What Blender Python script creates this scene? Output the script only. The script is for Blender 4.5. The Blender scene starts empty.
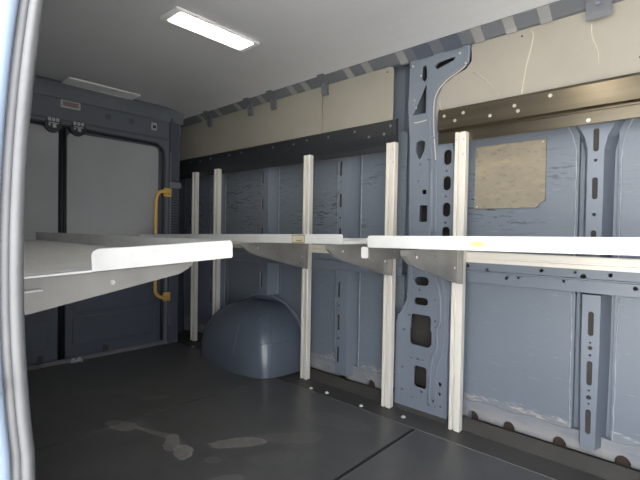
import bpy, bmesh, math, random
from mathutils import Vector, Matrix
random.seed(7)
S = bpy.context.scene
COL = S.collection
S.view_settings.view_transform = 'Standard'
S.view_settings.look = 'None'
S.view_settings.gamma = 1
S.view_settings.use_curve_mapping = False
S.view_settings.exposure = 0.12
H = 0.93
# ------------------------------------------------------------------ materials
def lin(c):
    return tuple(((v/255)/12.92 if v/255 <= .04045 else ((v/255+.055)/1.055)**2.4) for v in c) + (1,)
class NT:
    def __init__(s, m): s.t = m.node_tree; s.n = s.t.nodes; s.l = s.t.links
    def new(s, typ, **k):
        o = s.n.new(typ)
        for a, b in k.items(): setattr(o, a, b)
        return o
    def link(s, a, b): s.l.new(a, b)
    def math(s, op, a, b=None, clamp=False):
        o = s.new('ShaderNodeMath', operation=op); o.use_clamp = clamp
        for i, v in enumerate((a, b)):
            if v is None: continue
            if isinstance(v, (int, float)): o.inputs[i].default_value = v
            else: s.link(v, o.inputs[i])
        return o.outputs[0]
    def mix(s, f, a, b):
        o = s.new('ShaderNodeMix', data_type='RGBA')
        for i, v in ((0, f), (6, a), (7, b)):
            if isinstance(v, (int, float, tuple)): o.inputs[i].default_value = v
            else: s.link(v, o.inputs[i])
        return o.outputs[2]
    def ramp(s, f, p0, p1):
        o = s.new('ShaderNodeMapRange'); o.clamp = True
        s.link(f, o.inputs[0]); o.inputs[1].default_value = p0; o.inputs[2].default_value = p1
        return o.outputs[0]
    def noise(s, scale, vec=None, stretch=None, detail=4, rough=.55):
        if stretch:
            mp = s.new('ShaderNodeMapping'); mp.inputs['Scale'].default_value = stretch
            s.link(vec, mp.inputs[0]); vec = mp.outputs[0]
        o = s.new('ShaderNodeTexNoise'); o.inputs['Scale'].default_value = scale
        o.inputs['Detail'].default_value = detail; o.inputs['Roughness'].default_value = rough
        if vec: s.link(vec, o.inputs['Vector'])
        return o.outputs[0]
def mat(name, rgb, rough=.5, metal=0., var=.12, vscale=6, bump=0., bscale=60, spec=.5, coat=0., stretch=None):
    m = bpy.data.materials.new(name); m.use_nodes = True
    t = NT(m); b = t.n['Principled BSDF']
    geo = t.new('ShaderNodeNewGeometry').outputs['Position']
    n = t.noise(vscale, geo, stretch)
    c = lin(rgb)
    lo = tuple(v*(1-var) for v in c[:3])+(1,); hi = tuple(min(1, v*(1+var)) for v in c[:3])+(1,)
    t.link(t.mix(t.ramp(n, .3, .7), lo, hi), b.inputs['Base Color'])
    b.inputs['Roughness'].default_value = rough
    b.inputs['Metallic'].default_value = metal
    b.inputs['Specular IOR Level'].default_value = spec
    b.inputs['Coat Weight'].default_value = coat
    if bump:
        bp = t.new('ShaderNodeBump'); bp.inputs['Strength'].default_value = bump
        bp.inputs['Distance'].default_value = .004
        t.link(t.noise(bscale, geo, stretch), bp.inputs['Height']); t.link(bp.outputs[0], b.inputs['Normal'])
    return m
def paint(name, rgb, rough=.38, scratches=False, dust=False):
    m = mat(name, rgb, rough, var=.05, vscale=2.2, bump=.1, bscale=9)
    t = NT(m); b = t.n['Principled BSDF']
    src = b.inputs['Base Color'].links[0].from_socket
    geo = t.new('ShaderNodeNewGeometry').outputs['Position']
    sep = t.new('ShaderNodeSeparateXYZ'); t.link(geo, sep.inputs[0])
    X, Z = sep.outputs[0], sep.outputs[2]
    if scratches:
        # scuffs left by loads: short horizontal rubs, above and just below shelf height
        n1 = t.noise(9, geo, (1.6, 1, 11), 5, .7)
        n2 = t.noise(2.2, geo, None, 2)
        band = t.math('MULTIPLY', t.math('MULTIPLY', t.ramp(Z, .85, .98), t.ramp(Z, 1.4, 1.22)), t.math('ADD', t.math('MULTIPLY', t.ramp(X, -.3, -.5), .8), .2))
        f = t.math('MULTIPLY', t.ramp(n1, .555, .60), t.ramp(n2, .38, .52))
        f = t.math('MULTIPLY', f, band)
        src = t.mix(t.math('MULTIPLY', f, .9), src, lin((42, 47, 55)))
        n3 = t.noise(11, geo, (1.2, 1, 16), 3, .6)
        f2 = t.math('MULTIPLY', t.ramp(n3, .66, .72), t.ramp(Z, 1.36, 1.2))
        src = t.mix(t.math('MULTIPLY', f2, .35), src, lin((190, 198, 205)))
    if dust:
        n4 = t.noise(7, geo, (1, 1, 3), 5, .65)
        hgt = t.math('ADD', Z, t.math('MULTIPLY', t.math('SUBTRACT', n4, .5), .16))
        f3 = t.math('MULTIPLY', t.ramp(hgt, .15, .07), t.ramp(n4, .28, .6))
        src = t.mix(t.math('MULTIPLY', f3, .5), src, lin((196, 188, 180)))
        n5 = t.noise(30, geo, (1, 1, 4), 4, .6)
        ln = t.math('MULTIPLY', t.ramp(t.math('ABSOLUTE', t.math('SUBTRACT', hgt, .13)), .012, .0), t.ramp(n5, .42, .6))
        src = t.mix(t.math('MULTIPLY', ln, .7), src, lin((214, 198, 186)))
    t.link(src, b.inputs['Base Color'])
    return m
M = {}
M['skin'] = paint('body_paint_skin', (120, 128, 139), .42, True, True)
M['paint'] = paint('body_paint_frame', (122, 130, 142), .36)
M['paint_dk'] = paint('body_paint_rail', (106, 110, 115), .45)
M['archp'] = paint('body_paint_arch', (94, 102, 114), .22)
M['reardoor'] = paint('body_paint_rear', (84, 91, 104), .42)
M['rearframe'] = paint('rear_frame_paint', (104, 110, 121), .45)
M['board'] = mat('grey_lining_board', (172, 174, 178), .6, var=.05, vscale=3, bump=.1, bscale=40)
M['ceil'] = mat('ceiling_board', (206, 207, 209), .55, var=.04, vscale=1.5)
M['beige'] = mat('beige_lining', (160, 155, 144), .6, var=.06, vscale=3, bump=.15, bscale=30)
M['upright'] = mat('upright_aluminium', (236, 231, 221), .4, metal=.1, var=.03, vscale=5)
M['galv'] = mat('galvanised_sheet', (226, 226, 224), .42, metal=.15, var=.06, vscale=14, bump=.06, bscale=25)
M['brk'] = mat('bracket_steel', (156, 154, 150), .42, metal=.45, var=.1, vscale=9, bump=.1, bscale=14)
M['bronze'] = mat('bronze_rail', (112, 104, 90), .3, metal=.9, var=.14, vscale=3, stretch=(.6, 1, 9), bump=.1, bscale=6)
M['dark'] = mat('dark_rail', (50, 52, 56), .5, metal=.2, var=.15, vscale=5, bump=.1, bscale=30)
M['screw'] = mat('zinc_screw', (225, 225, 220), .3, metal=.6)
M['plug'] = mat('black_plug', (22, 23, 26), .6)
M['rubber'] = mat('seal_rubber', (74, 75, 78), .55, var=.1, vscale=8, bump=.2, bscale=80)
M['rubber_dk'] = mat('door_seal_black', (44, 46, 52), .5)
M['jamb'] = mat('jamb_paint', (128, 142, 162), .22, coat=.6, var=.03)
M['white'] = mat('white_body_paint', (214, 222, 232), .25, coat=.5, var=.03)
M['yellow'] = mat('yellow_powder_coat', (232, 192, 104), .4, var=.05)
M['yellow_mark'] = mat('yellow_paint_mark', (236, 232, 130), .6)
M['bezel'] = mat('lamp_bezel', (248, 248, 246), .4)
M['lens'] = mat('lamp_lens', (252, 252, 250), .35, bump=.3, bscale=120)
M['red_lens'] = mat('brake_lamp_back', (150, 122, 122), .4)
M['plastic'] = mat('grey_plastic', (190, 192, 194), .5)
M['latch'] = mat('dark_latch_housing', (52, 55, 62), .5)
M['sealant'] = mat('sealant', (206, 200, 190), .6)
M['caulk'] = mat('cream_sealer', (200, 192, 175), .6)
M['concrete'] = mat('pavement', (190, 188, 184), .85, var=.1, bump=.3)
M['sticker'] = mat('sticker_paper', (206, 198, 172), .6)
M['sticker_edge'] = mat('sticker_border', (150, 132, 84), .6)
M['cavity'] = mat('dark_shade_brown', (64, 61, 57), .85)  # dark tone standing in for shade inside holes; also on dark screws
M['notch_brown'] = mat('dark_notch_brown', (78, 66, 58), .8)  # plain dark brown for the strip showing through the sill notches
M['bead'] = mat('seam_sealer', (166, 172, 180), .5)
M['joint'] = mat('joint_edge', (120, 118, 115), .6)

def led():
    m = bpy.data.materials.new('lit_led_lens'); m.use_nodes = True
    b = m.node_tree.nodes['Principled BSDF']
    b.inputs['Base Color'].default_value = (.9, .88, .8, 1)
    b.inputs['Emission Color'].default_value = (1, .93, .78, 1)
    b.inputs['Emission Strength'].default_value = 15
    return m
M['led'] = led()

def ply():
    m = mat('worn_plywood', (146, 137, 120), .75, var=.1, vscale=7)
    t = NT(m); b = t.n['Principled BSDF']
    src = b.inputs['Base Color'].links[0].from_socket
    geo = t.new('ShaderNodeNewGeometry').outputs['Position']
    n = t.noise(6, geo, (1, 1, 4), 6, .65)
    src = t.mix(t.ramp(n, .5, .68), src, lin((162, 148, 126)))
    n = t.noise(22, geo, (1, 1, 2), 6, .7)
    src = t.mix(t.math('MULTIPLY', t.ramp(n, .52, .7), .6), src, lin((100, 98, 92)))
    t.link(src, b.inputs['Base Color'])
    return m
M['ply'] = ply()

def floor_mat():
    m = mat('black_floor_board', (79, 79, 80), .31, var=.12, vscale=3.5, bump=.12, bscale=160)
    t = NT(m); b = t.n['Principled BSDF']
    src = b.inputs['Base Color'].links[0].from_socket
    geo = t.new('ShaderNodeNewGeometry').outputs['Position']
    sep = t.new('ShaderNodeSeparateXYZ'); t.link(geo, sep.inputs[0])
    nz = t.noise(7, geo, None, 5, .6)
    nf = t.noise(30, geo, None, 4, .6)
    mask = None
    wob = t.math('MULTIPLY', t.math('SUBTRACT', nz, .5), 2.3)
    # wipe marks dried on the floor: centre, half sizes, turn, strength
    for (x, y, a, bb, rot, k) in [(-2.01, .86, .075, .04, .3, .8), (-1.86, .92, .11, .018, .3, .8), (-1.70, .935, .06, .03, -.6, .9), (-1.60, .93, .06, .038, -.5, 1),
                                  (-1.49, 1.14, .13, .036, .9, .85), (-1.30, .94, .07, .028, .9, .4), (-2.23, 1.12, .09, .03, .9, .4),
                                  (-1.36, 1.33, .16, .05, .8, .22), (-1.33, 1.60, .18, .07, .2, .2), (-1.45, .98, .03, .02, .6, .3), (-2.5, .95, .2, .04, .9, .16), (-1.3, 1.15, .10, .05, .9, .14)]:
        dx = t.math('SUBTRACT', sep.outputs[0], x); dy = t.math('SUBTRACT', sep.outputs[1], y)
        c, s_ = math.cos(rot), math.sin(rot)
        u = t.math('DIVIDE', t.math('ADD', t.math('MULTIPLY', dx, c), t.math('MULTIPLY', dy, s_)), a)
        v = t.math('DIVIDE', t.math('SUBTRACT', t.math('MULTIPLY', dy, c), t.math('MULTIPLY', dx, s_)), bb)
        r = t.math('SQRT', t.math('ADD', t.math('MULTIPLY', u, u), t.math('MULTIPLY', v, v)))
        r = t.math('ADD', r, wob)
        inside = t.ramp(r, 1.05, .92)
        edge = t.ramp(t.math('ABSOLUTE', t.math('SUBTRACT', r, .95)), .16, .0)
        f = t.math('MULTIPLY', t.math('ADD', t.math('MULTIPLY', inside, .62), t.math('MULTIPLY', edge, .38)), k)
        mask = f if mask is None else t.math('MAXIMUM', mask, f)
    mask = t.math('MULTIPLY', mask, t.math('ADD', nf, .25))
    src = t.mix(t.math('MULTIPLY', t.ramp(nz, .45, .75), .25), src, lin((92, 91, 90)))
    src = t.mix(t.math('MULTIPLY', mask, .85), src, lin((158, 154, 148)))
    t.link(src, b.inputs['Base Color'])
    return m
M['floor'] = floor_mat()
M['kick'] = mat('kick_strip', (68, 66, 64), .5, var=.12, vscale=6, bump=.1)

# ------------------------------------------------------------------ mesh helpers
def link(name, me, m, parent=None):
    o = bpy.data.objects.new(name, me); COL.objects.link(o)
    if m is not None: me.materials.clear(); me.materials.append(M[m] if isinstance(m, str) else m)
    if parent: o.parent = parent
    return o
def tag(o, label, cat, group=None):
    o['label'] = label; o['category'] = cat
    if group: o['group'] = group
    return o
def empty(name, loc, label, cat, group=None):
    o = bpy.data.objects.new(name, None); COL.objects.link(o); o.location = loc
    o.empty_display_size = .05
    return tag(o, label, cat, group)
def struct(name, me, m, parent=None):
    o = link(name, me, m, parent)
    if not parent: o['kind'] = 'structure'
    return o
def done(bm, name, smooth=False, bevel=0):
    if bevel:
        bmesh.ops.bevel(bm, geom=[e for e in bm.edges], offset=bevel, segments=2, affect='EDGES', clamp_overlap=True)
    bmesh.ops.recalc_face_normals(bm, faces=bm.faces)
    me = bpy.data.meshes.new(name); bm.to_mesh(me); bm.free()
    if smooth:
        for p in me.polygons: p.use_smooth = True
    return me
def box(bm, x0, x1, y0, y1, z0, z1):
    vs = [bm.verts.new(p) for p in [(x0,y0,z0),(x1,y0,z0),(x1,y1,z0),(x0,y1,z0),(x0,y0,z1),(x1,y0,z1),(x1,y1,z1),(x0,y1,z1)]]
    for f in [(0,3,2,1),(4,5,6,7),(0,1,5,4),(1,2,6,5),(2,3,7,6),(3,0,4,7)]: bm.faces.new([vs[i] for i in f])
def mbox(name, dims, bevel=0):
    bm = bmesh.new(); box(bm, *dims); return done(bm, name, bevel=bevel)
def prism(bm, prof, axis, a0, a1, cap=True):
    """closed 2D profile swept straight along an axis. axis X: prof=(y,z); Z: prof=(x,y); Y: prof=(x,z)"""
    def P(p, a): return {'X': (a, p[0], p[1]), 'Z': (p[0], p[1], a), 'Y': (p[0], a, p[1])}[axis]
    r0 = [bm.verts.new(P(p, a0)) for p in prof]; r1 = [bm.verts.new(P(p, a1)) for p in prof]
    n = len(prof)
    for i in range(n): bm.faces.new([r0[i], r0[(i+1) % n], r1[(i+1) % n], r1[i]])
    if cap: bm.faces.new(r0); bm.faces.new(r1[::-1])
def sheet(prof, t):
    """open polyline -> closed outline of thickness t"""
    out = []; n = len(prof)
    for i, p in enumerate(prof):
        a = Vector(prof[max(i-1, 0)]); b = Vector(prof[min(i+1, n-1)])
        d = (b-a).normalized(); nn = Vector((-d.y, d.x))
        out.append((p[0]+nn.x*t, p[1]+nn.y*t))
    return list(prof) + out[::-1]
def rounded(x0, x1, z0, z1, r, n=5):
    r = min(r, abs(x1-x0)/2, abs(z1-z0)/2)
    pts = []
    for cx, cz, a0 in ((x1-r, z1-r, 0), (x0+r, z1-r, 90), (x0+r, z0+r, 180), (x1-r, z0+r, 270)):
        for i in range(n+1):
            a = math.radians(a0+90*i/n); pts.append((cx+r*math.cos(a), cz+r*math.sin(a)))
    return pts
def circ(x, z, r, n=12, rz=None):
    return [(x+r*math.cos(2*math.pi*i/n), z+(rz or r)*math.sin(2*math.pi*i/n)) for i in range(n)]
def smooth_poly(pts, it=2):
    for _ in range(it):
        q = []
        for i in range(len(pts)):
            a, b = Vector(pts[i]), Vector(pts[(i+1) % len(pts)])
            q += [tuple(a*.75+b*.25), tuple(a*.25+b*.75)]
        pts = q
    return pts
def plate(name, outline, holes, depth, plane, off, bevel=.0015):
    """flat outline with real holes, given thickness; plane 'XZ' (off = front y) or 'YZ' (off = x centre) or 'XY' (off = bottom z)"""
    cu = bpy.data.curves.new('tmp', 'CURVE'); cu.dimensions = '2D'; cu.fill_mode = 'BOTH'
    cu.extrude = depth/2 - bevel; cu.bevel_depth = bevel; cu.bevel_resolution = 1; cu.offset = -bevel
    for pl in [outline]+holes:
        s = cu.splines.new('POLY'); s.points.add(len(pl)-1); s.use_cyclic_u = True
        for i, p in enumerate(pl): s.points[i].co = (p[0], p[1], 0, 1)
    o = bpy.data.objects.new('tmp', cu); COL.objects.link(o)
    bpy.context.view_layer.update()
    me = bpy.data.meshes.new_from_object(o.evaluated_get(bpy.context.evaluated_depsgraph_get()))
    bpy.data.objects.remove(o); bpy.data.curves.remove(cu)
    me.name = name
    for v in me.vertices:
        x, y, z = v.co
        if plane == 'XZ': v.co = (x, off+depth/2+z, y)
        elif plane == 'YZ': v.co = (off+z, x, y)
        else: v.co = (x, y, off+depth/2+z)
    bm = bmesh.new(); bm.from_mesh(me); bmesh.ops.remove_doubles(bm, verts=bm.verts, dist=1e-5)
    bmesh.ops.recalc_face_normals(bm, faces=bm.faces); bm.to_mesh(me); bm.free()
    return me
def tube(bm, pts, r, n=8, cap=True):
    pts = [Vector(p) for p in pts]; rings = []
    up = None
    for i, p in enumerate(pts):
        d = (pts[min(i+1, len(pts)-1)]-pts[max(i-1, 0)]).normalized()
        if up is None: up = Vector((0, 0, 1)) if abs(d.z) < .9 else Vector((1, 0, 0))
        a = (up-d*up.dot(d)).normalized(); b = d.cross(a); up = a
        rr = r[i] if isinstance(r, (list, tuple)) else r
        rings.append([bm.verts.new(p+a*rr*math.cos(2*math.pi*k/n)+b*rr*math.sin(2*math.pi*k/n)) for k in range(n)])
    for i in range(len(rings)-1):
        for k in range(n):
            bm.faces.new([rings[i][k], rings[i][(k+1) % n], rings[i+1][(k+1) % n], rings[i+1][k]])
    if cap: bm.faces.new(rings[0][::-1]); bm.faces.new(rings[-1])
def mtube(name, pts, r, n=8):
    bm = bmesh.new(); tube(bm, pts, r, n); return done(bm, name, smooth=True)
def cyl(bm, c, d, r, h, n=12, r2=None):
    c = Vector(c); d = Vector(d).normalized()
    tube(bm, [c, c+d*h], [r, r if r2 is None else r2], n)
def catmull(pts, k=6):
    P = [Vector(p) for p in pts]; P = [P[0]*2-P[1]]+P+[P[-1]*2-P[-2]]; out = []
    for i in range(1, len(P)-2):
        for j in range(k):
            t = j/k; a, b, c, d = P[i-1:i+3]
            out.append(.5*((2*b)+(c-a)*t+(2*a-5*b+4*c-d)*t*t+(3*b-a-3*c+d)*t**3))
    return out+[P[-2]]
def screw_mesh(r=.005, d=(0, -1, 0)):
    bm = bmesh.new(); cyl(bm, (0, 0, 0), d, r*1.25, .0015, 12); cyl(bm, Vector(d)*.001, d, r, .003, 12, r*.75)
    return done(bm, 'screw')
SCREW = screw_mesh()
SCREW.materials.append(M['screw'])
SCREW_DK = screw_mesh(); SCREW_DK.materials.append(mat('dull_screw', (128, 130, 134), .4, metal=.4))
def put(me, name, loc, parent=None, scale=None, rot=None):
    o = bpy.data.objects.new(name, me); COL.objects.link(o); o.location = loc
    if scale: o.scale = scale
    if rot: o.rotation_euler = rot
    if parent: o.parent = parent
    return o
def copy_tree(o, parent=None):
    c = o.copy(); COL.objects.link(c)
    if parent: c.parent = parent
    for ch in list(o.children): copy_tree(ch, c)
    return c

XR, XF = -3.26, 0.95           # rear doors, front partition
CZ = 1.90                      # ceiling
# ------------------------------------------------------------------ floor
ground = struct('floor', mbox('ground', (-14, 14, -14, 14, -.68, -.62)), 'concrete')
ground.name = 'ground'; ground['kind'] = 'structure'
fl = struct('floor', mbox('floor', (XR-.40, XF+.04, .08, 2.1, -.06, -.012)), 'kick')
def board(x0, x1, y0, y1, name='floor_board'):
    o = struct(name, mbox(name, (x0, x1, y0, y1, -.012, 0), bevel=.0015), 'floor', fl)
    return o
struct('joint_gap', mbox('joint_gap', (XR, XF, .17, 1.79, -.0119, -.009)), 'plug', fl)
struct('joint_gap', mbox('joint_gap', (-1.015, -.9975, .17, 1.798, -.0085, -.0012)), 'plug', fl)
board(XR, -2.0485, .17, 1.80)
board(-2.0415, -1.016, .17, 1.80)
board(-.996, XF, .17, 1.80)
for a, b in ((-.9975, .0022),):
    struct('joint_edge', mbox('joint_edge', (a, a+b, 1.2, 1.799, -.008, .0006)), 'joint', fl)
bm = bmesh.new()
prism(bm, [(1.803, 0), (1.935, 0), (1.945, .001), (1.995, .043), (2.0, .043), (2.0, -.011), (1.803, -.011)], 'X', -1.9, XF)
struct('kick_strip', done(bm, 'kick_strip'), 'kick', fl)
bm = bmesh.new()
prism(bm, [(1.803, 0), (1.935, 0), (1.945, .001), (1.995, .043), (2.0, .043), (2.0, -.011), (1.803, -.011)], 'X', XR+.02, -2.72)
struct('kick_strip', done(bm, 'kick_strip'), 'kick', fl)
# bright edge bead along the board joint
bm = bmesh.new(); tube(bm, [(-1.88, 1.8015, .0005), (XF, 1.8015, .0)], .0014, 6)
struct('joint_bead', done(bm, 'joint_bead'), 'joint', fl)
for x, y, z in [(-1.348, 1.832, 0), (-1.111, 1.87, 0), (-2.99, 1.81, 0), (-1.712, 1.826, 0), (-1.60, 1.84, 0), (-.3, 1.86, 0)]:
    put(SCREW, 'floor_screw', (x, y, z), fl, (1.9, 1.9, 1.9), (-math.pi/2, 0, 0))
# ------------------------------------------------------------------ left wall (far side)
wl = struct('wall_left', mbox('wall_left', (-3.66, XF+.05, 2.10, 2.13, -.06, 1.98)), 'skin')
# pressed skin panels between the posts: shallow raised fields
def field(x0, x1, z0, z1):
    me = plate('skin_panel', rounded(x0, x1, z0, z1, .03), [], .03, 'XZ', 2.062, .003)
    return struct('skin_panel', me, 'skin', wl)
for x0, x1 in ((-3.5, -3.10), (-2.94, -2.45), (-2.29, -1.715), (-1.555, -1.24), (-.93, -.405), (-.27, .36), (.5, .94)):
    field(x0, x1, .80, 1.50)
for x0, x1 in ((-3.5, -3.10), (-1.96, -1.715), (-1.555, -1.24), (-.93, -.405), (-.27, .36), (.5, .94)):
    field(x0, x1, .09, .71)
# lower sill with pressed half-round notches
def sill(x0, x1, notches):
    out = [(x0, -.01)]+[(x0+(x1-x0)*k/40, .112) for k in range(41)]+[(x1, -.01)]
    for n in sorted(notches, reverse=True):
        arc = [(n+.026*math.cos(a), -.01+.036*math.sin(a)**.8+.0) for a in [math.pi*i/8 for i in range(1, 8)]]
        out += [(n+.026, -.01)]+arc+[(n-.026, -.01)]
    # lift so that the notches show above the kick strip
    out = [(x, z+.006*math.sin(x*31) if z > .1 else z+.035) for x, z in out]
    return plate('sill_flange', out, [], .02, 'XZ', 2.053, .004)
struct('sill_backing', mbox('sill_backing', (-3.5, XF, 2.085, 2.095, -.01, .1)), 'notch_brown', wl)
struct('sill_flange', sill(-1.99, -1.24, [-1.66, -1.44, -1.28]), 'skin', wl)
struct('sill_flange', sill(-.92, XF, [-.83, -.66, -.45, -.225, 0.0, .25, .5]), 'skin', wl)
struct('sill_flange', sill(-3.5, -2.86, [-3.0]), 'skin', wl)

def post(xc, z0, z1, w0, w1, slots, flare=0.):
    """hat-section post: slotted face, sloped sides, sealant bead on the skin"""
    hw0, hw1 = w0/2, w1/2
    out = [(xc-hw0, z0), (xc+hw0, z0), (xc+hw1, z1-.22), (xc+hw1+flare*.15, z1-.17), (xc+hw1+flare*.5, z1-.12), (xc+hw1+flare*1.3, z1), (xc-hw1-flare*1.3, z1), (xc-hw1-flare*.5, z1-.12), (xc-hw1-flare*.15, z1-.17), (xc-hw1, z1-.22)]
    holes = []
    for s in slots:
        if s[0] == 's': holes.append(rounded(xc+s[3]-.0095, xc+s[3]+.0095, s[1], s[2], .0095))
        else: holes.append(circ(xc+s[2], s[1], s[3]))
    struct('slot_shade_strip', mbox('slot_shade_strip', (xc-hw0+.004, xc+hw0-.004, 2.0075, 2.012, z0+.02, z1-.02)), 'cavity', wl)  # dark strip close behind the slots, their shade given as colour
    f = struct('post', plate('post', out, holes, .006, 'XZ', 2.0, .001), 'paint', wl)
    for sg in (-1, 1):
        bm = bmesh.new()
        prs = [(z0, hw0, 0), (z1-.22, hw1, 0), (z1-.17, hw1, flare*.15), (z1-.12, hw1, flare*.5), (z1, hw1, flare*1.3)]
        rows = []
        for z, hw, fl_ in prs:
            a = hw+fl_
            rows.append([bm.verts.new((xc+sg*(a-.001), 2.002, z)), bm.verts.new((xc+sg*(a+.024), 2.09, z)), bm.verts.new((xc+sg*(a+.045), 2.09, z)),
                         bm.verts.new((xc+sg*(a+.045), 2.098, z)), bm.verts.new((xc+sg*(a-.001), 2.098, z))])
        for i in range(len(rows)-1):
            for k in range(5):
                bm.faces.new([rows[i][k], rows[i][(k+1) % 5], rows[i+1][(k+1) % 5], rows[i+1][k]])
        bm.faces.new(rows[0]); bm.faces.new(rows[-1][::-1])
        struct('post_flank', done(bm, 'post_flank'), 'paint', f)
        bm = bmesh.new()
        pts = []
        k = 26
        for i in range(k+1):
            t = i/k; z = z0+.01+(z1-z0-.02)*t
            a = hw0+(hw1-hw0)*t + (flare*1.3*(max(0, (z-(z1-.22))/.22))**1.6 if flare else 0)
            pts.append((xc+sg*(a+.05+random.uniform(-.0012, .0012)), 2.060, z))
        tube(bm, pts, [random.uniform(.0015, .004) for _ in pts], 6)
        struct('sealant_bead', done(bm, 'sealant_bead', True), 'bead', f)
    return f
up_slots = lambda o=0, s=1: [('s', 1.271, 1.363, o), ('c', 1.236, o, .006), ('s', 1.08, 1.167, o), ('c', 1.018, o, .007), ('s', .86, .955, o)]
lo_slots = lambda o=0: [('s', .529, .627, o), ('c', .48, o, .008), ('c', .451, o, .005), ('c', .502, o, .004), ('s', .328, .427, o), ('c', .308, o, .004), ('c', .279, o, .009), ('c', .254, o, .004), ('s', .13, .23, o)]
for xc, fl_ in ((-.337, .07), (.43, .07)):
    post(xc, .82, 1.50, .056, .058, up_slots(), fl_)
    post(xc, .07, .695, .052, .064, lo_slots(), .0)
for xc in (-1.635, -2.37, -3.02):
    post(xc, .82, 1.50, .085, .085, up_slots(-.022), .0)
    if xc != -2.37: post(xc, .06, .70, .085, .085, lo_slots(-.022), .0)
post(-2.37, .47, .70, .085, .085, [('s', .52, .635, -.022)], .0)
# belt beam behind the shelves, two runs
def beam(x0, x1, seed):
    r = random.Random(seed)
    holes = [circ(-.35-.02, .765, .011), circ(-.40, .78, .005)] if x1 > 0 else []
    x = x0+.08
    while x < x1-.05:
        if abs(x+.38) > .05: holes.append(circ(x, r.choice((.733, .778, .765, .74)), r.choice((.004, .006, .008))))
        x += r.uniform(.05, .13)
    b = struct('belt_beam', plate('belt_beam', [(x0, .70), (x1, .70), (x1, .80), (x0, .80)], holes, .006, 'XZ', 2.012, .001), 'paint', wl)
    bm = bmesh.new()
    prism(bm, [(2.018, .802), (2.018, .79), (2.09, .79), (2.09, .825)], 'X', x0, x1)
    prism(bm, [(2.019, .70), (2.019, .706), (2.09, .70), (2.09, .69)], 'X', x0, x1)
    prism(bm, [(2.004, .752), (2.013, .748), (2.013, .76), (2.004, .757)], 'X', x0, x1)
    struct('beam_ledge', done(bm, 'beam_ledge'), 'paint', b)
beam(-.935, XF, 3); beam(-3.2, -1.225, 5)

# ------------------------------------------------------------------ main pillar
bk = struct('pillar_backing', mbox('pillar_backing', (-1.25, -.9, 2.085, 2.099, .0, 1.85)), 'cavity', wl)  # darkened sheet, deepens the shade in the pillar holes by colour
main_out = [(-1.225, .0), (-.925, .0), (-.925, .60), (-.905, .68), (-.905, 1.30), (-.935, 1.40), (-1.0, 1.46), (-1.02, 1.52), (-1.018, 1.60), (-1.0, 1.655), (-.955, 1.695),
            (-.89, 1.72), (-.855, 1.745), (-.85, 1.80), (-.85, 1.86), (-1.17, 1.86), (-1.18, 1.6), (-1.165, 1.40), (-1.16, .9), (-1.155, .66), (-1.165, .58), (-1.225, .46)]
holes = [rounded(-1.118, -1.038, .663, .708, .022), rounded(-1.118, -1.04, .562, .60, .02),
         [(-1.135, .50), (-1.128, .512), (-1.03, .512), (-1.022, .50), (-1.022, .44), (-1.016, .43), (-1.016, .37), (-1.03, .352), (-1.04, .348), (-1.13, .352), (-1.14, .365), (-1.14, .43), (-1.135, .44)],
         rounded(-1.11, -1.04, .135, .245, .014),
         [(-1.128, 1.355), (-1.125, 1.40), (-1.10, 1.41), (-1.075, 1.40), (-1.078, 1.36), (-1.10, 1.315), (-1.11, 1.315)],
         rounded(-1.10, -1.055, .99, 1.075, .008), rounded(-1.085, -1.062, 1.132, 1.155, .004),
         rounded(-.972, -.93, 1.27, 1.345, .022), rounded(-.972, -.932, 1.145, 1.215, .022), rounded(-.972, -.932, 1.015, 1.085, .022), rounded(-.972, -.932, .90, .965, .02),
         [(-1.15, 1.545), (-1.075, 1.69), (-1.075, 1.545)],
         [(-1.10, 1.72), (-1.10, 1.78), (-1.085, 1.79), (-1.075, 1.775), (-1.072, 1.72), (-1.085, 1.705)],
         [(-1.02, 1.752), (-.93, 1.775), (-.925, 1.79), (-1.01, 1.785), (-1.03, 1.77)]]
for x, z, r in [(-1.10, 1.285, .004), (-1.055, 1.305, .004), (-1.11, 1.20, .005), (-1.09, 1.24, .003), (-1.045, 1.10, .004), (-.955, 1.115, .005), (-.955, 1.24, .005), (-.955, .985, .005),
                (-1.15, .62, .005), (-1.175, .42, .006), (-1.145, .5, .006), (-1.2, .36, .005), (-1.0, .49, .006), (-.99, .46, .005), (-1.18, .22, .005), (-1.18, .1, .005),
                (-1.09, .28, .005), (-1.06, .28, .005), (-.985, .36, .005), (-.965, .18, .010), (-.965, .13, .008), (-1.0, .085, .008), (-1.065, .115, .007), (-.96, .07, .005),
                (-1.09, .64, .004), (-1.13, .69, .004), (-1.07, .735, .004), (-1.04, .74, .004), (-1.13, .28, .004), (-1.0, .60, .004), (-1.12, .075, .004)]:
    holes.append(circ(x, z, r, 10))
pil = struct('pillar', plate('pillar', main_out, holes, .012, 'XZ', 1.965, .002), 'paint', wl)
# hollow flanks of the pillar
bm = bmesh.new()
for pts in ([(-1.162, 1.972), (-1.18, 1.99), (-1.20, 2.03), (-1.24, 2.075), (-1.275, 2.09), (-1.275, 2.098), (-1.15, 2.098), (-1.15, 1.972)],):
    prism(bm, pts, 'Z', .60, 1.86)
prism(bm, [(-1.222, 1.974), (-1.235, 2.0), (-1.245, 2.04), (-1.25, 2.098), (-1.21, 2.098), (-1.21, 1.974)], 'Z', .0, .50)
bm2 = bmesh.new()
struct('pillar_flank', done(bm, 'pillar_flank'), 'paint', pil)
bm2.free()
bm = bmesh.new()
prism(bm, [(-.93, 1.974), (-.91, 1.99), (-.90, 2.03), (-.875, 2.075), (-.85, 2.085), (-.85, 2.098), (-.935, 2.098), (-.935, 1.974)], 'Z', .0, 1.40)
struct('pillar_flank', done(bm, 'pillar_flank'), 'paint', pil)
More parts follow.
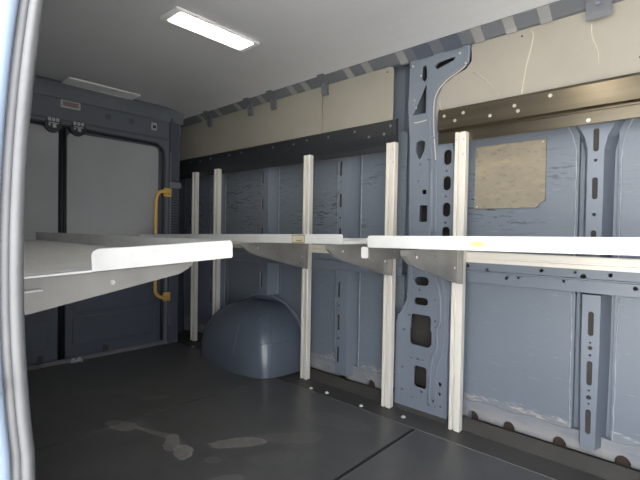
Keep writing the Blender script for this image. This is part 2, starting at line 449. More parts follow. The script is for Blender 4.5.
# pressed ridges and weld lines following the pillar
def ridge(pts, r, m='paint', y=1.966, name='pillar_ridge', sm=6):
    P = catmull([(x, y, z) for x, z in pts], sm)
    return struct(name, mtube(name, P, r, 8), m, pil)
ridge([(-1.038, 1.30), (-1.035, 1.0), (-1.03, .78), (-1.0, .70), (-.975, .62), (-.972, .50), (-.985, .44), (-.985, .36), (-1.01, .3), (-1.02, .2), (-1.02, .06)], .009)
ridge([(-1.012, 1.30), (-1.008, 1.0), (-1.0, .78), (-.965, .69), (-.948, .60), (-.948, .45), (-.96, .33), (-.985, .25), (-.99, .06)], .006)
ridge([(-1.035, 1.28), (-1.05, 1.45), (-1.048, 1.58), (-1.03, 1.65), (-.98, 1.70), (-.92, 1.735), (-.88, 1.75), (-.87, 1.78), (-.875, 1.83)], .006)
ridge([(-1.012, 1.28), (-1.028, 1.45), (-1.03, 1.58), (-1.012, 1.64), (-.965, 1.685), (-.90, 1.715), (-.868, 1.735)], .003, 'sealant')
ridge([(-1.135, .78), (-1.135, .66), (-1.15, .57), (-1.195, .47), (-1.2, .34), (-1.19, .06)], .003)
ridge([(-1.16, .27), (-1.12, .272), (-1.04, .268), (-1.0, .30)], .003, sm=3)
ridge([(-1.14, 1.505), (-1.12, 1.503), (-1.07, 1.508)], .003, 'sealant', sm=3)
ridge([(-1.04, 1.42), (-1.0, 1.40), (-.975, 1.38)], .004)
for x, z, rr in [(-1.105, 1.74, .006), (-1.155, 1.80, .008), (-1.14, 1.62, .006), (-1.13, 1.58, .005), (-1.06, 1.83, .006), (-.9, 1.80, .008), (-.87, 1.745, .007)]:
    bm = bmesh.new(); cyl(bm, (x, 1.966, z), (0, -1, 0), rr, .004, 12, rr*.6)
    struct('weld_spot', done(bm, 'weld_spot', True), 'sealant', pil)
bm = bmesh.new()
for k in range(14):
    a0 = 2*math.pi*k/14; a1 = 2*math.pi*(k+1)/14
tube(bm, [(-1.145+.017*math.cos(2*math.pi*k/16), 1.955, .80+.017*math.sin(2*math.pi*k/16)) for k in range(17)], .003, 6)
struct('tie_down_ring', done(bm, 'tie_down_ring', True), 'screw', pil)

# ------------------------------------------------------------------ roof rail with bow ends
rr_ = [(1.985, 1.825), (1.955, 1.83), (1.945, 1.838), (1.915, 1.856), (1.90, 1.864), (1.90, 1.905), (2.0, 1.905)]
bm = bmesh.new(); prism(bm, rr_, 'X', -3.58, XF)
rail = struct('trim_1', done(bm, 'trim_1'), 'paint_dk'); rail['label'] = 'blue-grey roof rail along the top of the left wall'
M['clip'] = mat('rail_clip_paint', (148, 148, 146), .5)
def clip(x, w, m='clip'):
    bm = bmesh.new(); prism(bm, sheet([(1.9565, 1.822), (1.943, 1.835), (1.914, 1.853), (1.895, 1.8635)], -.004), 'X', x-w/2, x+w/2)
    return struct('rail_clip', done(bm, 'rail_clip'), m, rail)
for x in (-3.1, -2.85, -2.6, -2.33, -2.02, -1.9, -1.55, -1.42, -1.2, -.80, -.66, -.52, -.05, .1, .3, .6): clip(x, .045)
for x in (-1.08, -.93): clip(x, .09, 'reardoor')
def tab(x, w=.05, drop=.075):
    bm = bmesh.new()
    prism(bm, sheet([(1.936, 1.832-drop), (1.925, 1.8365-drop*.8), (1.925, 1.840), (1.905, 1.858), (1.88, 1.868)], -.012), 'X', x-w/2, x+w/2)
    t = struct('bow_end', done(bm, 'bow_end', bevel=.002), 'paint_dk', rail)
    bm = bmesh.new(); cyl(bm, (x, 1.915, 1.842-drop*.35), (0, -1, .35), .009, .003, 12)
    struct('rivet', done(bm, 'rivet'), 'paint', t)
for x in (-2.98, -2.46, -2.21, -1.74): tab(x)
tab(-.33, .085, .06)
tab(.45, .085, .06)

# ------------------------------------------------------------------ ceiling
ce = struct('ceiling', mbox('ceiling', (-3.58, XF, .12, 1.93, CZ, CZ+.012)), 'ceil')
bm = bmesh.new()
cove = [(1.60, CZ+.001), (1.68, CZ-.002), (1.76, CZ-.008), (1.84, CZ-.018), (1.90, CZ-.0295), (1.935, CZ-.037), (1.935, CZ+.005), (1.60, CZ+.005)]
prism(bm, cove, 'X', -3.58, XF)
struct('ceiling_edge', done(bm, 'ceiling_edge'), 'ceil', ce)
M['header'] = mat('header_paint', (112, 118, 127), .5)
bm = bmesh.new(); prism(bm, [(-3.195, CZ), (-3.21, CZ-.012), (-3.22, CZ-.035), (-3.226, CZ-.075), (-3.228, CZ-.105), (-3.24, CZ-.105), (-3.24, CZ+.005), (-3.195, CZ+.005)], 'Y', .17, 1.84)
struct('rear_header', done(bm, 'rear_header'), 'header', ce)
struct('roof_skin', mbox('roof_skin', (-3.66, XF+.08, .08, 2.13, 1.93, 1.96)), 'white', ce)
def fixture(x, y, lit):
    r = empty('ceiling_light', (x, y, CZ), 'lit warm-white rectangular ceiling light, glowing near the sliding door' if lit else 'switched-off flat ceiling light near the rear doors', 'ceiling light')
    bm = bmesh.new()
    fr = plate('bezel', rounded(-.075, .075, -.235, .235, .012), [rounded(-.058, .058, -.205, .205, .01)], .012, 'XY', -.012, .003)
    bm.free()
    link('bezel', fr, 'bezel', r)
    link('lens', plate('lens', rounded(-.058, .058, -.205, .205, .01), [], .009, 'XY', -.0135 if lit else -.010, .003), 'led' if lit else 'lens', r)
    if lit:
        link('switch', mbox('switch', (-.012, .012, .232, .25, -.008, 0), .002), 'plastic', r)
    return r
fixture(-1.80, 1.18, True)
fixture(-3.13, 1.17, False)
third = fixture(-.45, 1.18, True)  # out of view, added for brightness and the glow on the bronze rail
third['label'] = 'added, unseen lit ceiling light nearest the front partition, above the door opening'

# ------------------------------------------------------------------ lining boards on upper wall
def lining(name_pts, label, y):
    r = empty('lining_panel', (sum(p[0] for p in name_pts)/len(name_pts), y, 1.5), label, 'wall panel', None)
    o = r.location
    me = plate('board', [(p[0]-o.x, p[1]-o.z) for p in name_pts], [], .008, 'XZ', 0, .0015)
    link('board', me, 'beige', r)
    return r
l1 = lining([(-3.54, 1.50), (-1.777, 1.50), (-1.777, 1.826), (-3.54, 1.826)], 'long beige lining panel high on the wall, rear piece above the dark rail', 1.948)
l2 = lining([(-1.771, 1.50), (-1.27, 1.50), (-1.262, 1.51), (-1.262, 1.80), (-1.268, 1.82), (-1.285, 1.826), (-1.771, 1.826)], 'short beige lining panel ending with a rounded corner beside the main pillar', 1.948)
l3 = lining([(-.845, 1.50), (XF-.01, 1.50), (XF-.01, 1.835), (-.845, 1.835)] if False else
            [(-1.03, 1.50), (XF-.01, 1.50), (XF-.01, 1.835), (-.845, 1.835), (-.845, 1.75), (-.87, 1.72), (-.93, 1.70), (-.99, 1.665), (-1.015, 1.61), (-1.03, 1.56)],
            'long beige lining panel with cream streaks above the bronze rail', 1.9705)
def streak(pts, r=.0022):
    o = l3.location
    me = mtube('sealer_streak', [Vector((x-o.x, .0, z-o.z)) for x, z in [(p.x, p.z) for p in catmull([(a, 0, b) for a, b in pts], 5)]], r, 6)
    link('sealer_streak', me, 'caulk', l3)
streak([(-.585, 1.82), (-.575, 1.78), (-.60, 1.66), (-.615, 1.55)], .003)
streak([(-.36, 1.78), (-.355, 1.72), (-.335, 1.66), (-.33, 1.60)], .0022)
streak([(-.83, 1.69), (-.78, 1.65), (-.735, 1.60), (-.70, 1.545)], .0022)
streak([(-1.0, 1.60), (-1.0, 1.57), (-.99, 1.54)], .002)
for x, z in [(-.62, 1.80), (-1.0, 1.545), (-.615, 1.54), (-.2, 1.60)]:
    o = l3.location
    bm = bmesh.new(); cyl(bm, (x-o.x, .0, z-o.z), (0, -1, 0), .004, .002, 10)
    link('rivet_hole', done(bm, 'rivet_hole'), 'plug', l3)
for l, pts in ((l2, [(-1.30, 1.80), (-1.30, 1.525), (-1.74, 1.53)]), (l1, [(-1.82, 1.53), (-2.5, 1.53)])):
    for x, z in pts:
        o = l.location; bm = bmesh.new(); cyl(bm, (x-o.x, .0, z-o.z), (0, -1, 0), .004, .002, 10)
        link('rivet_hole', done(bm, 'rivet_hole'), 'plug', l)

# ------------------------------------------------------------------ longitudinal rails
def long_rail(x0, x1, m, label, screws):
    r = empty('fixing_rail', (x0, 1.947, 1.37), label, 'rail')
    prof = [(0.012, .165), (0.0055, .153), (0.0, .066), (.014, .058), (.017, .052), (.0135, .048), (.0135, .002), (.015, 0), (.02, 0), (.02, .165)] if m == 'bronze' else [(0.012, .165), (0.0, .155), (0.0, .085), (.004, .06), (.0135, .030), (.0135, .0), (.02, 0), (.02, .165)]
    bm = bmesh.new(); prism(bm, [(p[0]-.02, p[1]) for p in prof], 'X', 0, x1-x0)
    link('rail_profile', done(bm, 'rail_profile'), m, r)
    for x, z in screws:
        put(SCREW if m == 'bronze' else SCREW_DK, 'screw', (x-x0, -.02 if z > 1.42 else -.0065, z-1.37), r, (1.25, 1.2, 1.25))
    return r
long_rail(-3.50, -1.225, 'dark', 'dark grey fixing rail running along the rear half of the wall',
          [(-3.25, 1.50), (-3.1, 1.495), (-2.95, 1.50), (-2.7, 1.50), (-2.55, 1.502), (-2.2, 1.50), (-2.0, 1.495), (-1.88, 1.505), (-1.70, 1.50), (-1.5, 1.503), (-1.40, 1.46), (-1.30, 1.462), (-1.26, 1.50)])
long_rail(-.99, XF-.01, 'bronze', 'shiny bronze-brown metal fixing rail with a lengthwise groove, right of the pillar',
          [(-.955, 1.50), (-.90, 1.47), (-.86, 1.50), (-.735, 1.465), (-.63, 1.49), (-.615, 1.465), (-.49, 1.505), (-.355, 1.385), (-.16, 1.50), (-.05, 1.47), (.2, 1.50)])

# ------------------------------------------------------------------ uprights
def upright_mesh(h):
    w = .052
    prof = [(-.027, 0.036), (-.027, .004), (-.024, 0), (-.012, 0), (-.010, .003), (-.010, .014), (-.006, .016), (-.004, .014), (-.004, .006), (-.001, .004),
            (.004, .004), (.006, .001), (.024, .001), (.027, .004), (.027, .036)]
    bm = bmesh.new(); prism(bm, prof, 'Z', 0, h)
    return done(bm, 'upright_profile')
UPH = 1.405
um = upright_mesh(UPH); um.materials.append(M['upright'])
ulabels = ['leftmost pale aluminium shelf upright, in the corner beside the yellow handle', 'second pale upright from the rear, left edge of the wheel arch',
           'middle pale upright standing at the right edge of the wheel arch', 'pale upright just left of the main body pillar', 'widest nearest pale upright just right of the main body pillar']
ux = [-3.165, -2.845, -1.86, -1.245, -.862]
def mk_upright():
    r = empty('shelf_upright', (0, 0, 0), 'x', 'upright', 'pale uprights standing against the wall')
    put(um, 'upright_profile', (0, 0, 0), r)
    for dx, z in ((-.018, 1.37), (.016, 1.37), (.016, 1.30), (-.018, .05)):
        o = put(SCREW, 'screw', (dx, 0.001, z), r, (.9, 1, .9))
    return r
u0 = mk_upright()
for i, x in enumerate(ux):
    u = u0 if i == 0 else copy_tree(u0)
    u.location = (x, 1.905, 0.002); u['label'] = ulabels[i]
# ------------------------------------------------------------------ horizontal bearer rails behind the shelves
def bearer(x0, x1, label):
    prof = [(0, 0), (0, .016), (.006, .018), (.006, .024), (0, .026), (0, .046), (.004, .05), (.02, .05), (.02, 0)]
    bm = bmesh.new(); prism(bm, prof, 'X', 0, x1-x0)
    o = link('bearer_rail', done(bm, 'bearer_rail'), 'upright'); o.location = (x0, 1.943, .800)
    tag(o, label, 'rail'); return o
bearer(-3.22, -1.20, 'pale horizontal bearer rail behind the uprights under the rear shelf')
bearer(-.90, XF-.05, 'pale grooved bearer rail under the long bright shelf at right')

# ------------------------------------------------------------------ shelves
def tray(L, D, lip, left_lip=True, slots=True, taper=0):
    """local: front edge y=0, back y=D, x 0..L, surface z=0; lip rises along the front and left end"""
    t = .0025
    bm = bmesh.new()
    prof = sheet([(0.0, lip), (0.0, 0.004), (.004, 0), (D-.002, 0), (D, .002), (D, .02)], t) if False else \
        [(t+.0002, 0), (D-.003, 0), (D, .003), (D, .025), (D-t, .025), (D-t, .004), (D-.005, t), (t+.0002, t)]
    prism(bm, prof, 'X', 0, L)
    return done(bm, 'tray')
def endlip(D, lip, x):
    return plate('end_lip', [(0.003, 0), (D-.003, 0), (D-.003, lip-.012), (D-.012, lip), (.003, lip)], [], .003, 'YZ', x, .0008)
# long bright shelf (front)
sb = empty('wall_shelf', (-1.05, 1.45, .868), 'long white metal shelf tray with a yellow mark, right half of the wall', 'shelf')
me = tray(1.72, .455, .050); link('tray', me, 'galv', sb)
link('front_lip', plate('front_lip', rounded(0, 1.72, 0, .050, .011), [], .0025, 'XZ', 0, .0008), 'galv', sb)
link('end_lip', endlip(.45, .048, .0018), 'galv', sb)
link('end_support', plate('end_support', [(.004, -.004), (.43, -.004), (.43, -.050), (.03, -.060), (.012, -.055), (.004, -.045)], [circ(.06, -.02, .004), circ(.2, -.02, .004)], .003, 'YZ', .004, .0008), 'brk', sb)
link('corner_tab', plate('corner_tab', rounded(-.034, .002, -.046, .002, .008), [], .0025, 'XZ', .001, .0008), 'galv', sb)
me = plate('yellow_smudge', smooth_poly([(.44, .028), (.46, .034), (.485, .030), (.493, .020), (.475, .012), (.445, .015)]), [], .0006, 'XZ', -.0008, .0001)
y = link('paint_mark', me, 'yellow_mark', sb); y['label'] = 'small pale yellow paint mark'
sb.rotation_euler = (0, -math.radians(.75), 0)
# rear wall shelf
sa = empty('wall_shelf', (-3.16, 1.45, .846), 'thin grey metal shelf tray with a label on its edge, rear half of the wall', 'shelf')
link('tray', tray(1.975, .455, .043), 'galv', sa)
link('front_lip', plate('front_lip', rounded(0, 1.975, 0, .044, .009), [], .0025, 'XZ', 0, .0008), 'galv', sa)
link('end_lip', endlip(.45, .013, 1.973), 'galv', sa)
sx = 1.655
st = link('edge_sticker', plate('edge_sticker', rounded(sx, sx+.088, .002, .041, .002), [], .0006, 'XZ', -.0008, .0001), 'sticker_edge', sa)
st['label'] = 'small rectangular label with brown border'
link('sticker_face', plate('sticker_face', rounded(sx+.004, sx+.084, .006, .037, .001), [], .0006, 'XZ', -.0014, .0001), 'sticker', st)
link('printed_line', mbox('printed_line', (sx+.03, sx+.07, -.0018, -.0012, .010, .016)), 'sticker_edge', st)
sa.rotation_euler = (0, -math.radians(.9), 0)
# shelf on the door side
sc = empty('side_shelf', (-1.09, .79, .845), 'grey metal shelf tray in the left foreground with a bright upturned end lip', 'shelf')
bm = bmesh.new()
t = .0025; Lc = 2.08; D = .585
prof = [(0, .054), (0, .003), (-.003, 0), (-D, 0), (-D, t), (-.005, t), (-t, .005), (-t, .054)]
prism(bm, prof, 'X', -Lc, 0)
tr = link('tray', done(bm, 'tray'), 'galv', sc)
me = plate('end_lip', [(-.405, 0), (-.0, .0), (0.004, .004), (.004, .046), (-.004, .054), (-.39, .054), (-.402, .048), (-.405, .04)], [], .003, 'YZ', .0016, .0008)
link('end_lip', me, 'galv', sc)
bm = bmesh.new(); prism(bm, sheet([(-.565, .0), (-.565, -.030), (-.55, -.032), (-.508, -.032)], .003), 'X', -.02, .0)
link('hooked_flange', done(bm, 'hooked_flange'), 'galv', sc)
link('edge_fold', mbox('edge_fold', (-.001, .002, -D, -.405, -.001, .004)), 'galv', sc)
for dx, dy in ((-.22, -.50), (-.22, -.475), (-.25, -.33), (-.25, -.31), (-.5, -.4), (-.9, -.35)):
    bm = bmesh.new(); cyl(bm, (dx, dy, t), (0, 0, 1), .006, .002, 10, .004)
    link('rivet', done(bm, 'rivet'), 'galv', sc)
bm = bmesh.new(); tube(bm, [(-.055, -.545, t), (-.055, -.42, t)], .0016, 6)
link('fold_line', done(bm, 'fold_line'), 'galv', sc)
sc.rotation_euler = (math.radians(2.9), 0, 0)

# ------------------------------------------------------------------ brackets
def bracket_mesh():
    out = smooth_poly([(0, 0), (0, -.012), (.004, -.02), (.05, -.052), (.12, -.075), (.28, -.115), (.42, -.150), (.50, -.165)], 0)+[(.505, -.165), (.505, .0)]
    holes = [circ(.055, -.02, .004), circ(.11, -.018, .005), circ(.20, -.035, .003), (circ(.27, -.07, .003)), circ(.28, -.03, .004), circ(.37, -.05, .003), circ(.40, -.11, .003), circ(.46, -.04, .004), circ(.46, -.13, .004)]
    me = plate('web', out, holes, .003, 'YZ', 0, .0006)
    return me
def mk_bracket():
    r = empty('shelf_bracket', (0, 0, 0), 'x', 'bracket', 'triangular brackets carrying the wall shelves')
    link('web', bracket_mesh(), 'brk', r)
    bm = bmesh.new()
    prism(bm, [(.494, -.165), (.494, .0), (.5, .0), (.5, -.165)], 'X', 0.001, .03)
    link('wall_flange', done(bm, 'wall_flange'), 'brk', r)
    bm = bmesh.new()
    bott = [(.004, -.02), (.05, -.052), (.12, -.075), (.28, -.115), (.42, -.150), (.49, -.164)]
    prism(bm, sheet(bott, .0025), 'X', .0012, .016)
    link('lower_flange', done(bm, 'lower_flange'), 'brk', r)
    for y, z in ((.12, -.03), (.47, -.09)):
        put(SCREW, 'bolt', (.0015, y, z), r, (1, 1, 1), (0, 0, math.pi/2))
    return r
b0 = mk_bracket()
bl = ['grey triangular shelf bracket on the middle upright above the wheel arch', 'grey triangular shelf bracket on the upright left of the pillar', 'large grey triangular shelf bracket on the upright right of the pillar', 'x', 'x']
for i, (x, z) in enumerate([(-1.86, .866), (-1.245, .874), (-.862, .866)]):
    b = b0 if i == 0 else copy_tree(b0)
    b.location = (x, 1.405, z-.002); b['label'] = bl[i]
# door-side bracket
br = empty('shelf_bracket', (-1.118, .2, .810), 'broad grey sheet-metal bracket under the left foreground shelf', 'bracket', None)
out = [(0, -.108), (.0, -.005), (.48, .016), (.48, -.004), (.44, -.028), (.05, -.093)]
out = [(0, -.088), (0, .0), (.465, .024), (.462, .008), (.43, -.008)]
link('web', plate('web', out, [circ(.245, -.018, .004)], .003, 'YZ', 0, .0006), 'brk', br)
link('web_tip', plate('web_tip', [(.34, -.03), (.34, .014), (.50, .020), (.50, .012), (.46, -.010)], [], .003, 'YZ', -.045, .0006), 'brk', br)
put(SCREW, 'bolt', (.0015, .245, -.018), br, None, (0, 0, math.pi/2))

# ------------------------------------------------------------------ wheel arch
def arch():
    bm = bmesh.new()
    n, m_ = 56, 26
    cx, a, b, c = -2.40, .40, .39, .425
    def sp(v, e): return math.copysign(abs(v)**e, v)
    grid = []
    for i in range(n+1):
        u = math.pi*i/n                    # 0..pi around, from +x via -y to -x
        row = []
        for j in range(m_+1):
            v = math.pi/2*j/m_
            cu, su = sp(math.cos(u), .55), sp(math.sin(u), .45)
            cv, sv = sp(math.cos(v), .66), sp(math.sin(v), .85)
            x = cx + a*cu*cv*(1+.04*(1-sv)); y = 2.06-b*su*cv; z = c*sv
            # pressed facets radiating over the front face
            w = .009*max(-.35, math.sin(u*9))*math.sin(v)*cv
            # a flatter shoulder crease
            row.append(bm.verts.new((x, y-w, max(z-.002, .0))))
        grid.append(row)
    for i in range(n):
        for j in range(m_):
            try: bm.faces.new([grid[i][j], grid[i+1][j], grid[i+1][j+1], grid[i][j+1]])
            except Exception: pass
    bmesh.ops.remove_doubles(bm, verts=bm.verts, dist=1e-4)
    return done(bm, 'wheel_arch', True)
wa = link('wheel_arch', arch(), 'archp')
tag(wa, 'rounded blue-grey metal wheel arch bulging from the wall onto the floor', 'wheel arch')
def surf(u, v, d=.001):
    cx, a, b, c = -2.40, .40, .39, .425
    def sp(q, e): return math.copysign(abs(q)**e, q)
    cu, su = sp(math.cos(u), .55), sp(math.sin(u), .45); cv, sv = sp(math.cos(v), .66), sp(math.sin(v), .85)
    w = .009*max(-.35, math.sin(u*9))*math.sin(v)*cv
    return Vector((cx+a*cu*cv*(1+.04*(1-sv)), 2.06-b*su*cv-w, c*sv-.002))
for u0_, u1_, v0, v1, r in [(1.9, 1.9, .25, 1.25, .003), (2.25, 2.25, .2, 1.1, .003), (1.45, 1.45, .2, 1.3, .0025), (.75, .95, .95, .9, .003), (.05, .9, 1.1, 1.15, .003), (1.1, 2.6, 1.2, 1.2, .0025), (.5, .5, .1, .9, .003), (.1, .75, .45, .45, .003), (.15, .8, .75, .8, .003), (2.5, 2.5, .1, .9, .003), (2.05, 2.05, .1, .9, .002), (.85, 1.5, 1.0, 1.05, .003)]:
    pts = [surf(u0_+(u1_-u0_)*k/14, v0+(v1-v0)*k/14) for k in range(15)]
    link('pressed_crease', mtube('pressed_crease', pts, r, 6), 'archp', wa)
bm = bmesh.new()
pts = [(-2.41+.445*math.cos(a), 2.068, .455*math.sin(a)**.8) for a in [math.pi*(k+.6)/30 for k in range(29)]]
tube(bm, pts, [random.uniform(.009, .017) for _ in pts], 8)
link('weld_flange', done(bm, 'weld_flange', True), 'paint', wa)

# ------------------------------------------------------------------ plywood patch
pw = link('plywood_board', plate('plywood_board', [(-.158, -.151), (.125, -.151), (.138, -.13), (.158, -.12), (.158, .151), (-.158, .151)], [], .009, 'XZ', 0, .001), 'ply')
pw.location = (-.69, 2.052, 1.206)
tag(pw, 'square worn plywood board fixed on the blue wall', 'board')
for dx, dz in ((-.145, .14), (.145, .14), (-.145, -.14)):
    put(SCREW, 'screw', (dx, .0, dz), pw, (.6, .6, .6))

# ------------------------------------------------------------------ rear end
struct('wall_rear', mbox('wall_rear', (-3.66, -3.63, .1, 2.1, -.06, 1.95)), 'reardoor')
wr = struct('wall_rear', plate('wall_rear', [(.1, -.05), (1.82, -.05), (1.82, 1.60), (1.83, 1.8), (1.89, 1.93), (.1, 1.93)],
            [[(.24, .02), (1.70, .02), (1.70, 1.50), (1.685, 1.57), (1.63, 1.615), (.30, 1.635), (.24, 1.6)]], .06, 'YZ', XR-.01, .006), 'rearframe')
struct('rear_step', mbox('rear_step', (XR+.02, XR+.032, .2, 1.82, -.01, .008)), 'joint', wr)
# header pressings
struct('header_fold', mbox('header_fold', (XR+.02, XR+.03, .2, 1.8, 1.645, 1.66), .006), 'reardoor', wr)
for y in (1.25, 1.42):
    bm = bmesh.new(); cyl(bm, (XR+.018, y, 1.74), (1, 0, 0), .022, .003, 14)
    struct('header_plug', done(bm, 'header_plug'), 'reardoor', wr)
# corner column, with louvred vent
bm = bmesh.new(); prism(bm, [(XR+.015, 1.72), (XR+.035, 1.73), (XR+.03, 1.805), (XR+.0, 1.83), (XR-.12, 1.86), (XR-.2, 1.93), (XR-.3, 2.05), (XR-.4, 2.09), (XR-.4, 1.83), (XR-.04, 1.80)], 'Z', 0, 1.865)
cp = struct('corner_post', done(bm, 'corner_post'), 'reardoor', wr)
for k in range(20):
    z = .72+.022*k+.18
    struct('louvre', mbox('louvre', (XR+.028, XR+.036, 1.745, 1.80, z, z+.009)), 'latch', cp)
bm = bmesh.new(); tube(bm, [(XR+.034, 1.733, .15), (XR+.034, 1.733, 1.55)], .005, 8); tube(bm, [(XR+.012, 1.818, .1), (XR+.012, 1.818, 1.75)], .005, 8)
struct('corner_ridge', done(bm, 'corner_ridge', True), 'paint', cp)
struct('mounting_plate', mbox('mounting_plate', (XR+.034, XR+.046, 1.72, 1.825, 1.265, 1.312), .003), 'paint', cp)
# rear doors
def reardoor(n, y0, y1, yr):
    d = struct('door_%d' % n, mbox('door', (XR-.055, XR-.02, y0, y1, .02, 1.63), .004), 'reardoor')
    me = plate('door_lining', rounded(y0+(.006 if n == 2 else .035), y1-(.045 if n == 2 else .006), .82, 1.585 if n == 2 else 1.60, .04), [], .012, 'YZ', XR-.013, .003)
    struct('door_lining', me, 'board', d)
    for k in range(3):
        z0 = .10+.23*k
        struct('door_panel', plate('door_panel', rounded(y0+.05, y1-.06, z0, z0+.20, .03), [], .01, 'YZ', XR-.016, .004), 'reardoor', d)
    return d
d1 = reardoor(1, .25, .945, 0); d1['label'] = 'rear door leaf on the left, grey lining board'
d2 = reardoor(2, .985, 1.695, 0); d2['label'] = 'rear door leaf on the right, grey lining board'
bm = bmesh.new()
tube(bm, [(XR-.01, .958, .03), (XR-.01, .958, 1.62)], .010, 8); tube(bm, [(XR-.01, .978, .03), (XR-.01, .978, 1.62)], .010, 8); box(bm, XR-.05, XR-.012, .947, .983, .0, 1.635)
o = struct('centre_seal', done(bm, 'centre_seal', True), 'rubber_dk', d2)
bm = bmesh.new()
tube(bm, catmull([(XR-.008, 1.692, .03), (XR-.008, 1.692, .8), (XR-.008, 1.692, 1.48), (XR-.008, 1.68, 1.56), (XR-.008, 1.625, 1.608), (XR-.008, 1.3, 1.616), (XR-.008, .3, 1.63)], 5), .014, 8)
struct('door_seal', done(bm, 'door_seal', True), 'rubber_dk', wr)
for d, yc in ((d1, .90), (d2, 1.052)):
    bm = bmesh.new()
    z = 1.615
    cyl(bm, (XR-.02, yc, z), (1, 0, 0), .05, .045, 20)
    lt = struct('latch', done(bm, 'latch'), 'latch', d)
    bm = bmesh.new()
    for k in range(3): box(bm, XR+.025, XR+.034, yc-.034+.024*k, yc-.034+.018+.024*k, z+.02, z+.042)
    box(bm, XR+.025, XR+.032, yc-.03, yc+.03, z+.006, z+.012)
    box(bm, XR+.025, XR+.036, yc-.006, yc+.014, z-.022, z+.002)
    box(bm, XR+.025, XR+.032, yc-.03, yc-.018, z-.012, z)
    struct('latch_plate', done(bm, 'latch_plate'), 'plastic', lt)
# rear brake-lamp access and clip
bl_ = empty('brake_lamp', (XR+.02, 1.00, 1.765), 'small pale rectangular lamp housing with reddish centre above the rear doors', 'lamp')
link('housing', mbox('housing', (0, .014, -.062, .062, -.026, .026), .003), 'plastic', bl_)
link('lens', mbox('lens', (.0145, .017, -.048, .048, -.015, .015), .001), 'red_lens', bl_)
cl = empty('door_contact', (XR+.02, 1.59, 1.735), 'small pale clip on the header above the right rear door', 'clip')
link('body', mbox('body', (0, .02, -.022, .022, -.03, .026), .004), 'plastic', cl)
link('slot', mbox('slot', (.0205, .0215, -.012, .012, -.018, .006)), 'latch', cl)
# door foot clips, scrap on the sill
for i, y in enumerate((.83, 1.244)):
    q = empty('door_stop', (XR+.02, y, .028), ['small grey clip at the foot of the left rear door', 'small grey clip at the foot of the right rear door'][i], 'clip', None)
    link('body', mbox('body', (0, .018, -.016, .016, 0, .05), .004), 'rubber', q)
    link('slot', mbox('slot', (.0185, .0195, -.008, .008, .012, .036)), 'latch', q)
bm = bmesh.new()
sc_ = random.Random(4)
pts = [(XR+.05+sc_.uniform(0, .03), 1.0+k*.012, .004+abs(math.sin(k))*.03) for k in range(7)]
for i in range(len(pts)-1):
    p, q = pts[i], pts[i+1]
    v = [bm.verts.new(a) for a in ((p[0], p[1], 0.001), (q[0]+.02, q[1], .001), q, p)]
    bm.faces.new(v)
me = done(bm, 'paper_scrap')
o = link('paper_scrap', me, 'plastic'); tag(o, 'crumpled pale scrap on the floor at the rear door sill', 'scrap')
o.modifiers.new('t', 'SOLIDIFY').thickness = .0015
# yellow grab handle
gh = empty('grab_handle', (XR+.04, 1.715, .33), 'yellow tubular vertical grab handle beside the rear door opening', 'handle')
def G(x, y, z): return (x+.0, y-1.73, z-.33)
pts = catmull([G(.012, 1.725, 1.225), G(.05, 1.70, 1.228), G(.065, 1.63, 1.222), G(.07, 1.598, 1.19), G(.07, 1.588, 1.14)], 6)+catmull([G(.07, 1.586, .80), G(.07, 1.588, .48), G(.07, 1.60, .425), G(.065, 1.64, .395), G(.05, 1.69, .385), G(.012, 1.725, .385)], 6)
link('bar', mtube('bar', pts, .013, 12), 'yellow', gh)
for z in (1.225, .385):
    m_ = link('mounting_foot', mbox('mounting_foot', (-.004, .014, -.045, .02, z-.33-.035, z-.33+.035), .006), 'yellow', gh)
    for dz in (-.02, .02):
        put(SCREW, 'bolt', (.014, -.015, z-.33+dz), m_, (.8, .8, .8), (0, 0, math.pi/2))

# ------------------------------------------------------------------ door-side wall, header, jamb, front partition
bm = bmesh.new(); box(bm, -3.62, -.755, .095, .165, -.06, 1.98); box(bm, .70, XF+.05, .10, .17, -.06, 1.98); box(bm, -.66, .70, .10, .17, 1.78, 1.98); box(bm, -.66, .70, .06, .17, -.10, -.013)
ws = struct('wall_right', done(bm, 'wall_right'), 'paint')
def jy(z): # curved body side: offset of the aperture with height
    return -.001+(.021*((z-.88)/.34)**2 if z > .88 and z < 1.4 else (.0491+.05*(z-1.4) if z >= 1.4 else .009*min(1.5, ((.88-z)/.2)**2)))
zs = [-.05+1.85*k/40 for k in range(41)]
bm = bmesh.new()
rows = []
for z in zs:
    d = jy(z)
    rows.append([bm.verts.new((x, y+(d if x > -.7 else 0), z)) for x, y in ((-.76, .168), (-.672, .142), (-.640, .122), (-.632, .118), (-.628, .112), (-.632, .102), (-.640, .085), (-.665, .078), (-.68, .09))])
for i in range(40):
    for k in range(8): bm.faces.new([rows[i][k], rows[i][k+1], rows[i+1][k+1], rows[i+1][k]])
jm = struct('door_jamb', done(bm, 'door_jamb', True), 'jamb', ws)
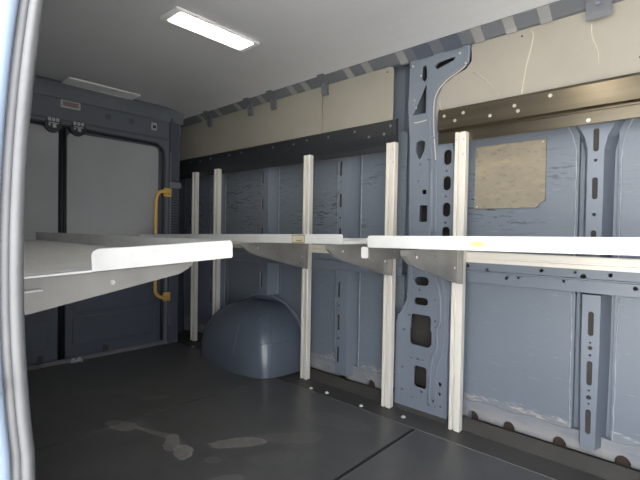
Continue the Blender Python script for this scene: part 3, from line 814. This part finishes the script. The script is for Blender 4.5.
for (x, y, r) in ((-.634, .128, .0062), (-.628, .1375, .0075), (-.640, .123, .004)):
    bm = bmesh.new(); tube(bm, [(x, y+jy(z)-.001, z) for z in zs], r, 12)
    struct('rubber_seal', done(bm, 'rubber_seal', True), 'rubber' if r > .005 else 'rubber_dk', ws)
bm = bmesh.new(); cyl(bm, (-.632, .110, .735), (1, -.2, 0), .008, .02, 12); box(bm, -.64, -.625, .098, .118, .722, .745)
struct('striker', done(bm, 'striker', bevel=.001), 'screw', ws)
for z, m_ in ((.655, 'cavity'), (.635, 'screw'), (.62, 'cavity')):
    bm = bmesh.new(); cyl(bm, (-.631, .114, z), (1, 0, 0), .004, .005, 10)
    struct('jamb_screw', done(bm, 'jamb_screw'), m_, ws)
pf = struct('wall_front', mbox('wall_front', (XF, XF+.04, .1, 2.12, -.05, 1.95)), 'board')

# ------------------------------------------------------------------ light
w = bpy.data.worlds.new('World'); S.world = w; w.use_nodes = True
nt = w.node_tree; bg = nt.nodes['Background']
bg.inputs['Color'].default_value = (.95, .975, 1.0, 1); bg.inputs['Strength'].default_value = 6.6
sl = bpy.data.lights.new('sun', 'SUN'); so = bpy.data.objects.new('sun', sl); COL.objects.link(so)
sl.energy = 26; sl.angle = math.radians(4); sl.color = (1, .96, .9)
so.rotation_euler = (math.radians(13), 0, 0)
# ------------------------------------------------------------------ camera
cam = bpy.data.cameras.new('camera'); co = bpy.data.objects.new('camera', cam); COL.objects.link(co)
cam.sensor_width = 36; cam.lens = 36*425/640; cam.clip_start = .02
yaw, pit, rol = math.radians(42.3), math.radians(-1.1), math.radians(1.0)
D = Vector((-math.sin(yaw)*math.cos(pit), math.cos(yaw)*math.cos(pit), math.sin(pit)))
R = Vector((math.cos(yaw), math.sin(yaw), 0)); U = R.cross(D)
R2 = R*math.cos(rol)+U*math.sin(rol); U2 = U*math.cos(rol)-R*math.sin(rol)
mw = Matrix((R2, U2, -D)).transposed().to_4x4(); mw.translation = (0, 0, H)
co.matrix_world = mw
S.camera = co
